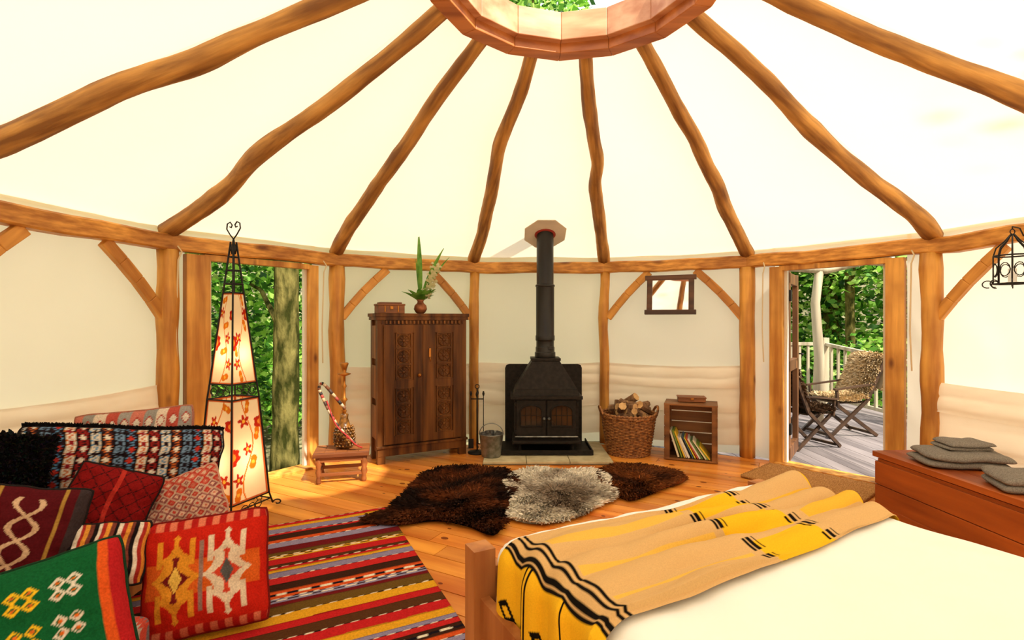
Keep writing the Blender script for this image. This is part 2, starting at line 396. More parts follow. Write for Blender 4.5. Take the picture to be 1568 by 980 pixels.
tree(7.2,11.5,10,.25,[(0,0,1.5,2),(-1.6,.5,2.8,1.9),(1,.5,3.6,2),(-.5,-.5,4.6,2),(0,0,0,1.7)],.16)
tree(4.9,12.5,10,.22,[(0,0,1.2,1.9),(.8,0,3,1.9),(-1,0,4.2,1.8),(.6,-.3,0,1.7)],.16)
tree(9.5,10.2,10,.2,[(0,0,1.4,2),(-1,0,3.2,2),(-.5,0,5,1.9),(-1.2,0,0,1.6)],.16)
tree(6.4,9.6,8,.1,[(0,0,2.6,1.2),(-.9,.2,3.3,1.1),(.2,0,.3,1.1)],.13)
tree(.4,9.4,8.5,.14,[(-1.4,0,6.4,1.6),(-.3,.6,7.4,1.5),(-1.9,.8,5.4,1.4),(-.3,-.6,6.5,1.2)],.14,n=1500)
tree(4.6,-2.6,8.4,.15,[(-1.9,1.2,6.6,1.2),(.6,2.2,6.4,.8)],.13,n=200)  # unseen tree behind the camera, added to dapple the sun on crown and roof

# ---------------------------------------------------------------- hearth + stove
mb=MB();sx=.32
mb.box((sx,4.89,.008),(1.16,.76,.012),0,None,(.35,.33,.3))
for i in range(3):
    for j in range(2):
        t=random.uniform(.9,1.08);mb.box((sx-.385+.385*i,4.70+.38*j,.018),(.38,.374,.026),0,None,(t,t,t*.97))
mb.make('hearth_slab',M_stone,bevel=.004)
mb=MB();sy=4.95;z0=.034
mb.box((sx,4.96,z0+.008),(.86,.50,.016),0)
mb.box((sx,4.722,z0+.03),(.86,.012,.03),0)
for s in(-1,1): mb.box((sx+s*.424,4.96,z0+.03),(.012,.50,.03),0)
bw,bt=.39,.80
pl=[(-bw,0),(bw,0),(bw,bt-.04),(bw-.012,bt-.012),(bw-.04,bt),(-bw+.04,bt),(-bw+.012,bt-.012),(-bw,bt-.04)]
vs=[(sx+x,5.20,z0+z) for x,z in pl]+[(sx+x,5.215,z0+z) for x,z in pl];n=8
mb.add(vs,[tuple(range(8)),tuple(reversed(range(8,16)))]+[(i,8+i,8+(i+1)%8,(i+1)%8) for i in range(8)],0)
for s in(-1,1):
    for t in(-1,1): mb.lathe([(.028,0),(.022,.02),(.018,.05),(.026,.09)],10,(sx+s*.25,sy+t*.12,z0+.016),0)
fy=sy-.17
mb.box((sx,sy,z0+.31),(.60,.34,.42),0)
mb.box((sx,sy-.01,z0+.11),(.64,.40,.03),0);mb.box((sx,sy-.01,z0+.525),(.67,.42,.03),0)
mb.box((sx,fy-.05,z0+.125),(.62,.10,.02),0)
def frust(z0_,w0,d0,z1_,w1,d1,mi=0):
    vs=[(sx+a*w0/2,sy+b*d0/2,z0_) for a,b in((-1,-1),(1,-1),(1,1),(-1,1))]+[(sx+a*w1/2,sy+b*d1/2,z1_) for a,b in((-1,-1),(1,-1),(1,1),(-1,1))]
    mb.add(vs,[(0,3,2,1),(4,5,6,7),(0,1,5,4),(1,2,6,5),(2,3,7,6),(3,0,4,7)],mi)
frust(z0+.54,.62,.38,z0+.60,.58,.36);frust(z0+.60,.58,.36,z0+.86,.26,.24);frust(z0+.86,.28,.26,z0+.885,.28,.26)
for s in(-1,1):
    cx=sx+s*.142
    mb.box((cx,fy-.012,z0+.33),(.27,.024,.34),0)
    pts=[(-.10,-.09),(.10,-.09),(.10,.05)]+[(.10*math.cos(t*pi/8),.05+.055*math.sin(t*pi/8)) for t in range(1,8)]+[(-.10,.05)]
    vs=[(cx+x,fy-.026,z0+.35+z) for x,z in pts];mb.add(vs,[tuple(range(len(pts)))],1)
    mb.tube([(cx+x,fy-.028,z0+.35+z) for x,z in pts]+[(cx-.10,fy-.028,z0+.26)],.008,6,0)
    for k in(-1,0,1): mb.box((cx+k*.05,fy-.03,z0+.35),(.006,.006,.17),0)
    mb.box((cx,fy-.03,z0+.36),(.2,.006,.006),0)
    mb.lathe([(.012,0),(.016,.01),(.010,.025),(.004,.035)],10,(0,0,0),2,M=Matrix.Translation((sx+s*.022,fy-.03,z0+.33))@Matrix.Rotation(pi/2,4,'X'))
    for zz in(.2,.46): mb.tube([(sx+s*.285,fy-.015,z0+zz-.02),(sx+s*.285,fy-.015,z0+zz+.02)],.011,8,0)
mb.tube([(sx-.29,fy-.045,z0+.165),(sx+.29,fy-.045,z0+.165)],.008,8,2)
for s in(-1,1): mb.tube([(sx+s*.27,fy,z0+.165),(sx+s*.27,fy-.045,z0+.165)],.006,6,2)
for s in(-.14,.14): mb.lathe([(.03,0),(.03,.008),(.012,.014)],16,(0,0,0),0,M=Matrix.Translation((sx+s,fy-.001,z0+.145))@Matrix.Rotation(pi/2,4,'X'))
mb.lathe([(.10,0),(.10,.05),(.092,.055),(.092,.10),(.086,.104),(.086,.16),(.093,.165),(.093,.21),(.088,.215),(.088,.68),(.094,.683),(.094,.70),(.082,.705),(.082,1.9)],32,(sx,sy,z0+.885),3)
mb.box((sx+.05,sy-.085,z0+.98),(.05,.02,.03),3)
sl=math.atan(.434);Mx=Matrix.Translation((sx,sy,2.105))@Matrix.Rotation(-sl,4,'X')
oc=[(.215*math.cos(pi/8+k*pi/4),.26*math.sin(pi/8+k*pi/4)) for k in range(8)]
vs=[(x,y,0) for x,y in oc]+[(x,y,.008) for x,y in oc]
mb.add(vs,[tuple(reversed(range(8))),tuple(range(8,16))]+[(i,(i+1)%8,8+(i+1)%8,8+i) for i in range(8)],4,False,Mx)
mb.lathe([(.095,-.012),(.102,-.006),(.102,0)],28,(0,0,0),5,M=Mx)
mb.make('wood_burning_stove',[M_iron,M_glassd,M_metal,M_flue,M_flash,M_red],bevel=.003)

mb=MB()
mb.lathe([(.09,0),(.09,.012),(.02,.02),(.012,.03)],20,(0,0,0))
mb.tube([(0,0,.02),(0,0,.62)],.007,8);mb.tube([(-.06,0,.52),(.06,0,.52)],.005,6);mb.tube([(0,-.06,.52),(0,.06,.52)],.005,6)
mb.tube([(.02*math.cos(t),0,.64+.02*math.sin(t)) for t in np.linspace(0,2*pi,12)],.004,6)
for k,(x,y) in enumerate(((-.06,0),(.06,0),(0,-.06),(0,.06))):
    mb.tube([(x,y,.57),(x,y,.12)],.004,6);mb.lathe([(.006,0),(.012,.02),(.006,.045)],8,(x,y,.55))
    if k==0: mb.box((x,y,.09),(.05,.012,.09))
    elif k==1: mb.lathe([(.03,0),(.022,.05),(.008,.08)],10,(x,y,.05))
    else: mb.tube([(x,y,.12),(x,y,.08),(x+.02,y,.07)],.005,6)
mb.make('fireside_tool_set',M_wire,(-.335,4.93,0))
mb=MB();mb.lathe([(.085,0),(.09,.01),(.11,.2),(.115,.205),(.11,.21),(.102,.205),(.085,.03)],28,mi=0)
mb.tube([(.11*math.cos(t),0,.2+.10*math.sin(t)) for t in np.linspace(0,pi,14)],.004,6,0)
for k in range(14): 
    a=random.uniform(0,6.3);mb.tube([(.05*math.cos(a),.05*math.sin(a),.12),(.08*math.cos(a),.08*math.sin(a),.22)],.022,7,1)
mb.make('kindling_bucket',[M_metal,mk('coal',(.03,.03,.03),(.07,.06,.05),scale=20)],(-.19,4.70,.032))
# log basket
mb=MB();NS=30
def br(z): return .19+.06*(z/.36)**.8
for k in range(26):
    z=.012+.34*k/25
    pts=[]
    for q in range(NS*4+1):
        a=2*pi*q/(NS*4);w=.006*math.cos(a*NS/2+pi*(k%2));pts.append(((br(z)+w)*math.cos(a),(br(z)+w)*math.sin(a),z))
    mb.tube(pts,.0078,5,0,cap=False)
for k in range(NS):
    a=2*pi*k/NS;mb.tube([(br(z)*math.cos(a),br(z)*math.sin(a),z) for z in (.0,.12,.24,.36)],.006,5,0)
for zz,rr in((.365,.014),(.385,.012),(.01,.012)):
    mb.tube([((br(zz)+.004*math.cos(40*a))*math.cos(a),(br(zz)+.004*math.cos(40*a))*math.sin(a),zz+.004*math.sin(40*a)) for a in np.linspace(0,2*pi,160)],rr,6,0,cap=False)
for s in(0,pi): mb.tube([(s and -1 or 1)*Vector(((.25+.03*math.sin(t)),.07*math.cos(t),0))+Vector((0,0,.37+.08*math.sin(t))) for t in np.linspace(0,pi,14)],.012,7,0)
mb.lathe([(.17,0.01),(.18,.3),(.0,.32)],20,mi=3)
for k in range(34):
    a=random.uniform(0,2*pi);r=random.uniform(0,.15);c=Vector((r*math.cos(a),r*math.sin(a),random.uniform(.38,.52)-r*.4))
    d=Vector((random.uniform(-1,1),random.uniform(-1,1),random.uniform(-.25,.45))).normalized()*random.uniform(.07,.11)
    rr=random.uniform(.022,.042);mb.tube([c-d,c,c+d],rr,7,1,cap=False,sm=False)
    for s in(-1,1):
        mb.tube([c+d*s,c+d*s*1.01],rr*.99,7,2,sm=False)
mb.make('log_basket',[M_wick,M_log,M_logc,M_dark],(1.12,4.93,0))
# crate
mb=MB();w,d_,h=.46,.30,.52
for z in(.012,h-.012):
    for k in range(3): mb.box((0,-d_/2+.05+k*.1,z),(w,.092,.016),0)
for s in(-1,1):
    for k in range(5): mb.box((s*(w/2-.008),0,.06+k*.1),(.012,d_,.09),0)
    for t in(-1,1): mb.box((s*(w/2-.03),t*(d_/2-.02),h/2),(.04,.03,h-.03),0)
for k in range(5): mb.box((0,d_/2-.006,.06+k*.1),(w,.010,.09),0)
x=-.19
cols=[S(230,220,190),S(120,150,60),S(230,190,40),S(210,200,190),S(240,235,220),S(60,90,110),S(235,215,60),S(200,80,50),S(220,220,210),S(90,120,60)]
for k in range(13):
    th=random.uniform(.008,.02);hh=random.uniform(.20,.27)-.006*k;tl=.30+.03*k
    mb.box((x+.05,-.02,.02+hh/2*math.cos(tl)+.006),(th,.2,hh),1,Matrix.Rotation(-tl,3,'Y'),cols[k%10]);x+=th+.008
mb.make('wooden_crate',[M_crate,M_paperw],(1.66,4.75,.002),(0,0,math.radians(-21)),bevel=.002)
mb=MB();mb.box((0,0,.02),(.24,.13,.035),0);mb.box((0,0,.043),(.25,.14,.012),0);mb.box((0,-.071,.03),(.03,.006,.02),1)
mb.make('small_wooden_box',[M_stool,M_brass],(1.67,4.77,h+.001),(0,0,math.radians(-12)),bevel=.003)
# mirror
cd=(node(6)-node(5)).normalized()
mb=MB();mw,mh=.44,.39
for s in(-1,1):
    mb.box((s*(mw/2-.025),0,0),(.05,.03,mh-.02),0);mb.box((0,0,s*(mh/2-.025)),(mw+.04,.034,.045),0)
mb.box((0,.006,0),(mw-.08,.008,mh-.06),1)
mb.make('wall_mirror',[M_mfr,M_mirror],(1.535,4.97,1.525),(math.radians(-7),0,math.atan2(cd.y,cd.x)),bevel=.004)

# ---------------------------------------------------------------- cupboard
cw,cdp,ch=.842,.28,1.34
rc=math.atan2(.46,.888)
mb=MB()
mb.box((0,0,ch/2+.03),(cw-.04,cdp-.02,ch-.10),0)
for s in(-1,1):
    for t in(-1,1): mb.box((s*(cw/2-.035),t*(cdp/2-.03),ch/2-.02),(.07,.06,ch-.04),0)
mb.box((0,0,ch-.015),(cw+.05,cdp+.03,.03),0);mb.box((0,0,ch-.045),(cw+.03,cdp+.015,.03),0)
mb.box((0,-cdp/2+.012,.105),(cw,.03,.075),0);mb.box((0,-cdp/2-.002,.15),(cw+.02,.03,.02),0)
for k in range(22): mb.box((-cw/2+.04+k*(cw-.08)/21,-cdp/2-.006,ch-.08),(.016,.014,.03),1)
for s in(-1,1): 
    for k in range(3): mb.box((s*(cw/2-.006),0,.36+.36*k),(.014,cdp-.12,.3),1)
fy=-cdp/2
for s in(-1,1):
    cx=s*.19;dw=.36
    zb,zt=.175,1.235
    for xx in(-dw/2+.045,dw/2-.045): mb.box((cx+xx,fy-.012,(zb+zt)/2),(.09,.026,zt-zb),0)
    for zz in(zb+.035,(zb+zt)/2,zt-.035): mb.box((cx,fy-.011,zz),(dw-.17,.024,.07),0)
    mb.box((cx,fy-.002,(zb+zt)/2),(dw-.1,.012,zt-zb-.05),1)
    for (a0,a1) in ((zb+.07,(zb+zt)/2-.035),((zb+zt)/2+.035,zt-.07)):
        hh=(a1-a0)/3
        for k in range(3):
            zc=a0+hh*(k+.5);sz=min(.165,hh-.006)
            for t in(-1,1):
                mb.box((cx+t*(sz/2),fy-.014,zc),(.012,.024,sz),0);mb.box((cx,fy-.014,zc+t*(sz/2)),(sz,.024,.012),0)
            Mx=Matrix.Translation((cx,fy-.006,zc))@Matrix.Rotation(pi/2,4,'X')
            mb.lathe([(.052,0),(.056,.010),(.050,.018),(.045,.008)],20,(0,0,0),0,M=Mx)
            mb.lathe([(.016,.0),(.014,.018),(.004,.022)],12,(0,0,0),0,M=Mx)
            for q in range(8):
                aa=q*pi/4;mb.box((cx+.031*math.cos(aa),fy-.014,zc+.031*math.sin(aa)),(.028,.016,.011),0,Matrix.Rotation(-aa,3,'Y'))
            for q1 in(-1,1):
                for q2 in(-1,1): mb.box((cx+q1*sz*.38,fy-.010,zc+q2*sz*.38),(.02,.014,.02),0,Matrix.Rotation(pi/4,3,'Y'))
mb.box((0,fy-.022,(zb+zt)/2),(.03,.02,zt-zb),0)
mb.lathe([(.014,0),(.018,.012),(.006,.03)],12,(0,0,0),2,M=Matrix.Translation((-.05,fy-.03,.78))@Matrix.Rotation(pi/2,4,'X'))
mb.box((.05,fy-.03,.98),(.02,.01,.08),2);mb.tube([(.05,fy-.035,.94),(.05,fy-.05,.92),(.05,fy-.035,.90)],.004,6,2)
fl=Vector((-1.186,4.513,0));fr=Vector((-.4375,4.90,0));ctr=(fl+fr)/2+Vector((-.46,.888,0))*cdp/2
mb.make('carved_cupboard',[M_cup,M_cup2,M_brass],ctr,(0,0,rc),bevel=.004)
ex=Vector((.888,.46,0));top=ch+.001
mb=MB();mb.box((0,0,.035),(.24,.16,.07),0);mb.box((0,0,.078),(.25,.17,.016),0);mb.box((0,0,.092),(.2,.12,.018),0);mb.box((0,-.083,.05),(.03,.01,.03),1)
for s in(-1,1):mb.box((s*.06,-.082,.04),(.012,.006,.06),1)
q=ctr-ex*.28;mb.make('wooden_trinket_box',[M_stool,M_brass],(q.x,q.y,top),(0,0,rc),bevel=.003)
mb=MB();mb.lathe([(.03,0),(.045,.01),(.062,.04),(.055,.075),(.03,.10),(.028,.115),(.04,.13),(.036,.13),(.02,.11)],24,mi=0)
def blade(L,w,az,lean,mi=1,curl=.3):
    n=12;vs=[];fs=[]
    d=Vector((math.cos(az),math.sin(az),0));sd=Vector((-d.y,d.x,0))
    if abs(sd.x)<.6: sd=(sd+Vector((.9,.3,0))).normalized()
    for k in range(n+1):
        t=k/n;c=Vector((0,0,.11))+d*(L*lean*(t+curl*t*t))+Vector((0,0,L*t*(1-.35*lean*t)));ww=w*(math.sin(pi*min(.97,t*.9+.1))**.8)
        vs+= [c-sd*ww,c+Vector((0,-ww*.3,0)),c+sd*ww]
    for k in range(n): fs+=[(3*k,3*k+1,3*k+4,3*k+3),(3*k+1,3*k+2,3*k+5,3*k+4)]
    mb.add(vs,fs,mi,True)
blade(.66,.036,pi,.02);blade(.56,.030,0,.30);blade(.50,.026,.3,.42);blade(.42,.026,2.7,.10)
for k in range(22): blade(random.uniform(.07,.17),.030,random.uniform(0,6.3),random.uniform(.5,1.1))
for k in range(170):
    t=k/170;c=Vector((.05+.10*t,.02*math.sin(k),.16+.28*t))+Vector([random.uniform(-.04,.04) for _ in range(3)])
    e=.016;mb.add([c+Vector((-e,0,0)),c+Vector((0,-e,e)),c+Vector((e,0,0)),c+Vector((0,e,-e*.3))],[(0,1,2,3)],2)
q=ctr+ex*.02;mb.make('potted_plant',[M_copper,M_leaf,M_petal],(q.x,q.y-.04,top),(0,0,0))

# ---------------------------------------------------------------- stool + hookah
mb=MB();mb.box((0,0,.225),(.42,.30,.03),0);mb.box((0,0,.19),(.38,.26,.04),0)
for k in range(5): mb.box((-.168+k*.084,0,.2415),(.078,.27,.004),0)
for s in(-1,1):
    for t in(-1,1):
        mb.lathe([(.016,0),(.022,.02),(.015,.05),(.024,.09),(.016,.12),(.024,.15),(.024,.2)],12,(s*.17,t*.11,0),0)
    mb.box((s*.17,0,.07),(.02,.22,.025),0)
for t in(-1,1):mb.box((0,t*.11,.07),(.34,.018,.025),0)
mb.make('low_wooden_stool',M_stool,(-1.37,4.14,0),(0,0,math.radians(14)),bevel=.003)
mb=MB();mb.lathe([(.045,0),(.055,.01),(.072,.05),(.078,.09),(.068,.14),(.045,.19),(.03,.24),(.034,.27),(.022,.28)],24,mi=0)
for k in range(7):
    for q in range(16):
        a=2*pi*(q+.5*(k%2))/16;z=.03+k*.024;r=.062+.018*math.sin(min(pi,z/.18*pi))
        mb.lathe([(.008,-.008),(.011,0),(.004,.009)],6,(r*math.cos(a),r*math.sin(a),z),0)
mb.lathe([(.012,0),(.02,.02),(.01,.04),(.012,.09),(.028,.11),(.012,.13),(.01,.2),(.02,.22),(.01,.24),(.01,.30),(.05,.315),(.055,.32),(.015,.33),(.02,.36),(.035,.40),(.03,.41)],20,(0,0,.28),1)
def spl(P,m=8):
    P=[Vector(h_) for h_ in P];pp=[]
    for k in range(len(P)-1):
        for t in np.linspace(0,1,m,endpoint=False):
            p0=P[max(k-1,0)];p1=P[k];p2=P[k+1];p3=P[min(k+2,len(P)-1)]
            pp.append(.5*((2*p1)+(p2-p0)*t+(2*p0-5*p1+4*p2-p3)*t*t+(3*p1-p0-3*p2+p3)*t**3))
    return pp
pp=spl([(.01,-.03,.32),(-.06,-.06,.42),(-.15,-.07,.53),(-.18,-.08,.50),(-.15,-.09,.42),(-.09,-.11,.30),(-.03,-.12,.20),(.05,-.12,.10),(.13,-.1,.03)])
for k in range(0,len(pp)-2,2):
    c=[S(110,64,36),S(190,168,136),S(40,30,26),S(150,56,42),S(170,144,108),S(60,40,30)][(k//2)%6]
    mb.tube(pp[k:k+3],.0125,8,2,True,c)
mb.tube(spl([(-.12,-.1,.40),(-.05,-.13,.22),(.04,-.13,.12),(.10,-.12,.05),(.15,-.08,.012)]),.006,6,2,True,S(160,34,30))
mb.make('hookah',[M_brown,M_brass,M_paperw],(-1.36,4.15,.2445),(0,0,.2))

# ---------------------------------------------------------------- tapered lantern lamp
mb=MB();cream=S(250,236,200);redc=S(186,44,26);orc=S(222,124,30)
B0,B1,B2,B3=.152,.108,.098,.043
secs=[(.10,.76,B0,B1),(.86,1.46,B2,B3)]
def flower(u,v,seed):
    c=cream
    if abs(u)>.90 or v<.018 or v>.982: return S(206,100,50)
    rnd=random.Random(seed)
    stem=.35*math.sin(v*7+seed)
    if abs(u-stem)<.04: c=orc
    for k in range(7):
        fv=.08+.84*k/6;fu=.35*math.sin(fv*7+seed)+rnd.choice((-.30,.30));ku=rnd.uniform(.2,.3)
        du=(u-fu)/ku;dv=(v-fv)/(.05)
        a=math.atan2(dv,du);rr=math.hypot(du,dv)
        if rr<1+.4*math.cos(a*(5 if k%2 else 2)+seed): c=redc if k%2 else orc
        if rr<.35:c=S(240,190,70)
    e1=math.hypot((u+1.0)*1.0,(v-.45)/.17);e2=math.hypot(u-1.0,(v-.75)/.13)
    for e in(e1,e2):
        if e<.5+.06*math.sin(v*90): c=redc
        if e<.25:c=S(236,150,60)
    return c
for si,(za,zb_,ra,rb) in enumerate(secs):
    for f in range(4):
        a=pi/4+f*pi/2;a2=a+pi/2
        def fn(u,v,za=za,zb_=zb_,ra=ra,rb=rb,a=a,a2=a2):
            r=(ra+(rb-ra)*v)*1.414*.97;z=za+(zb_-za)*v
            p0=Vector((r*math.cos(a),r*math.sin(a),z));p1=Vector((r*math.cos(a2),r*math.sin(a2),z));return p0.lerp(p1,u)
        mb.grid(50,120,fn,1,False,lambda u,v,f=f,si=si:flower(2*u-1,v,f*3+si*5+1))
for f in range(4):
    a=pi/4+f*pi/2;R2=lambda r,z:(1.414*r*math.cos(a),1.414*r*math.sin(a),z)
    mb.tube([R2(B0+.015,.03),R2(B0,.10),R2(B1,.76),R2(B2,.86),R2(B3,1.46),R2(.012,1.80)],.006,6,0)
    b=Vector(R2(B0+.015,.03));o=Vector((math.cos(a),math.sin(a),0))
    mb.tube([b+o*(.03-.03*math.cos(t)*(1-t/9))+Vector((0,0,-.004+.022*math.sin(t)*(1-t/9))) for t in np.linspace(0,5.5,18)],.005,6,0)
    for (za,ra) in ((.10,B0),(.76,B1),(.86,B2),(1.46,B3),(.06,B0+.007)):
        p0=Vector((1.414*ra*math.cos(a),1.414*ra*math.sin(a),za));p1=Vector((1.414*ra*math.cos(a+pi/2),1.414*ra*math.sin(a+pi/2),za))
        mb.tube([p0,p1],.005,6,0)
    for (zc,ra,rs) in ((.81,.103,.028),(.055,.158,.026)):
        p0=Vector((1.414*ra*math.cos(a),1.414*ra*math.sin(a),zc));p1=Vector((1.414*ra*math.cos(a+pi/2),1.414*ra*math.sin(a+pi/2),zc));e=(p1-p0).normalized()
        for s in(-1,0,1):
            c=(p0+p1)/2+e*s*.055
            mb.tube([c+e*(rs*math.cos(t))+Vector((0,0,rs*math.sin(t)*.9)) for t in np.linspace(0,2*pi,14)],.003,5,0)
for k in range(3):
    z=1.52+k*.09;r=.045-k*.012;mb.tube([(r*1.3*math.cos(t),r*1.3*math.sin(t),z) for t in np.linspace(0,2*pi,16)],.004,5,0)
mb.lathe([(.015,1.72),(.022,1.76),(.01,1.79),(.006,1.82)],10,mi=0)
for s in(-1,1):
    mb.tube([(s*x,0,1.82+z) for x,z in ((0,0),(.03,.03),(.06,.07),(.055,.105),(.03,.115),(.012,.095),(.02,.078),(.034,.084))],.0045,6,0)
lamp=mb.make('tapered_floor_lantern',[M_wire,M_paper],(-1.86,3.42,0),(0,0,math.radians(-20)))
for z,e in((.35,2.4),(1.05,1.2)):
    l=bpy.data.lights.new('bulb','POINT');l.energy=e;l.color=(1,.84,.58);l.shadow_soft_size=.05
    lo_=bpy.data.objects.new('bulb',l);bpy.context.scene.collection.objects.link(lo_);lo_.parent=lamp;lo_.location=(0,0,z)

# ---------------------------------------------------------------- rug
seq=[];y=0;rp=[S(190,34,36),S(222,160,36),S(140,130,160),S(196,40,40),S(60,34,22),S(214,84,36),S(146,136,164),S(110,24,30),S(104,76,30),S(222,160,36),S(190,34,36),S(84,50,26)]
rr=random.Random(3);k=0
while y<2.3:
    w=rr.choice((.03,.04,.055,.07));seq.append((y,w,rp[k%12],rr.random()));y+=w;k+=1
starts=[s_[0] for s_ in seq]
import bisect
def rugcol(u,v):
    yy=v*2.25;xx=u*1.38;yy+=.003*nz(xx*5,yy*8);i=min(bisect.bisect_right(starts,yy)-1,len(seq)-1);s0,w,c,q=seq[max(i,0)]
    if yy-s0<.006 and i%3==0: c=S(236,222,196) if int(xx/.03)%2 else S(24,18,20)
    elif yy-s0<.006: c=tuple(a*.55 for a in c)
    elif q>.86 and abs((yy-s0)/w-.55)<.13: c=S(236,226,200) if int(xx/.05)%2 else S(24,20,30)
    return c
mb=MB();mb.grid(130,460,lambda u,v:(-u*1.38,-v*2.25,.009+.002*nz(u*6,v*9)),0,True,rugcol)
o=mb.make('striped_kilim_rug',M_tex,(-.86,3.48,0),(0,0,math.atan2(.44,.898)),solid=.006)
mb=MB()
for k in range(17):
    y=-.26+k*.0325;mb.tube([(x,y,.014+.002*math.sin(x*60+k)) for x in np.linspace(-.42,.42,40)],.0165,6,0,sq=.8)
e=(node(7)-node(6)).normalized();m=node(6).lerp(node(7),.5)-Vector((.762,.648,0))*.40
mb.make('jute_doormat',M_jute,(m.x,m.y,0),(0,0,math.atan2(e.y,e.x)))

# ---------------------------------------------------------------- fur
def inpoly(P,poly):
    x,y=P[:,0],P[:,1];ins=np.zeros(len(P),bool);n=len(poly)
    for i in range(n):
        x1,y1=poly[i];x2,y2=poly[(i+1)%n]
        c=((y1>y)!=(y2>y))&(x<(x2-x1)*(y-y1)/((y2-y1)+1e-9)+x1);ins^=c
    return ins
def tufts(mb,pts,dirs,lens,cols,w=.007,curve=.4):
    n=len(pts);sd=np.cross(dirs,np.random.normal(size=(n,3)));sd/=np.linalg.norm(sd,axis=1)[:,None]+1e-9
    mid=pts+dirs*(lens*.55)[:,None]+np.array([0,0,1])*(lens*.12)[:,None]
    tip=pts+dirs*lens[:,None]-np.array([0,0,1])*(lens*.15*curve)[:,None]
    V=np.stack([pts-sd*w,pts+sd*w,mid+sd*w*.8,tip,mid-sd*w*.8],1).reshape(-1,3)
    o=len(mb.v);mb.v.extend(map(tuple,V.tolist()));mb.f.extend([(o+5*k,o+5*k+1,o+5*k+2,o+5*k+3,o+5*k+4) for k in range(n)])
    mb.m.extend([0]*n);mb.sm.extend([False]*n)
    for k in range(n): mb.c.extend([cols[k]]*5)
def fleece(name,poly,n,colfn,L=.055,var=(.6,1.35)):
    xs=[p[0] for p in poly];ys=[p[1] for p in poly];cx=sum(xs)/len(xs);cy=sum(ys)/len(ys)
    pl=[]
    m=len(poly)
    for i in range(m):
        p0,p1,p2,p3=[Vector(poly[(i+q)%m]) for q in(-1,0,1,2)]
        for t in (0,.25,.5,.75): pl.append(tuple(.5*((2*p1)+(p2-p0)*t+(2*p0-5*p1+4*p2-p3)*t*t+(3*p1-p0-3*p2+p3)*t**3)))
    mb=MB();import bmesh
    bm=bmesh.new();vs=[bm.verts.new((x,y,.008)) for x,y in pl];f=bm.faces.new(vs)
    g=bmesh.ops.triangulate(bm,faces=[f]);bm.verts.index_update()
    mb.add([v.co[:] for v in bm.verts],[[v.index for v in f.verts] for f in bm.faces],0,False,cols=[tuple(c*.7 for c in colfn(v.co.x,v.co.y)) for v in bm.verts]);bm.free()
    P=np.random.rand(n*3,2)*[max(xs)-min(xs),max(ys)-min(ys)]+[min(xs),min(ys)]
    P=P[inpoly(P,pl)][:n];k=len(P)
    base=np.column_stack([P,np.full(k,.008)]);dirs=np.zeros((k,3))
    for i in range(k):
        a=math.atan2(P[i,1]-cy,P[i,0]-cx)+1.3*nz(P[i,0]*5,P[i,1]*5)+random.gauss(0,.3)
        dirs[i]=(math.cos(a),math.sin(a),random.uniform(.2,.7))
    dirs/=np.linalg.norm(dirs,axis=1)[:,None]
    base[:,2]+=[.025*abs(nz(p[0]*5,p[1]*5,2)) for p in P]
    cols=[]
    for i in range(k):
        c=colfn(P[i,0],P[i,1]);t=random.uniform(*var);cols.append((c[0]*t,c[1]*t,c[2]*t))
    tufts(mb,base,dirs,L*(.6+.7*np.random.rand(k)),cols)
    return mb.make(name,M_fur)
def fp(px,py): # metres on floor from survey of the photo
    Y=1003.5/(py-490);return ((px-784)/784*Y,Y)
dark=lambda x,y:(lambda q:tuple(a+(b-a)*max(0,min(1,q)) for a,b in zip(S(34,16,8),S(114,58,24))))(nz(x*5,y*5)+.35)
fleece('dark_sheepskin_rug',[fp(*p) for p in ((556,803),(600,784),(628,756),(655,727),(700,719),(755,722),(782,730),(790,750),(770,774),(772,798),(756,822),(714,808),(668,800),(610,806))],17000,dark,.055)
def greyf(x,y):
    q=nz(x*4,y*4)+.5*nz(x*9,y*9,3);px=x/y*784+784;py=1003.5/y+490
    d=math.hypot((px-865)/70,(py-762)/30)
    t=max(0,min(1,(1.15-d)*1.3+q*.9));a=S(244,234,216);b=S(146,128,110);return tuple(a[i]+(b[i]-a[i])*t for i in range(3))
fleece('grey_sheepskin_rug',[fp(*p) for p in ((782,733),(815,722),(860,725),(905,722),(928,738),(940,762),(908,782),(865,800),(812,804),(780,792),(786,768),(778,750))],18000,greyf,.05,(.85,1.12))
br_=lambda x,y:(lambda q:tuple(a+(b-a)*max(0,min(1,q)) for a,b in zip(S(66,32,12),S(146,80,34))))(nz(x*5,y*5)+.35)
fleece('brown_sheepskin_rug',[fp(*p) for p in ((922,724),(955,715),(1000,718),(1040,729),(1046,740),(1012,752),(970,768),(940,758),(922,740))],9500,br_,.045)

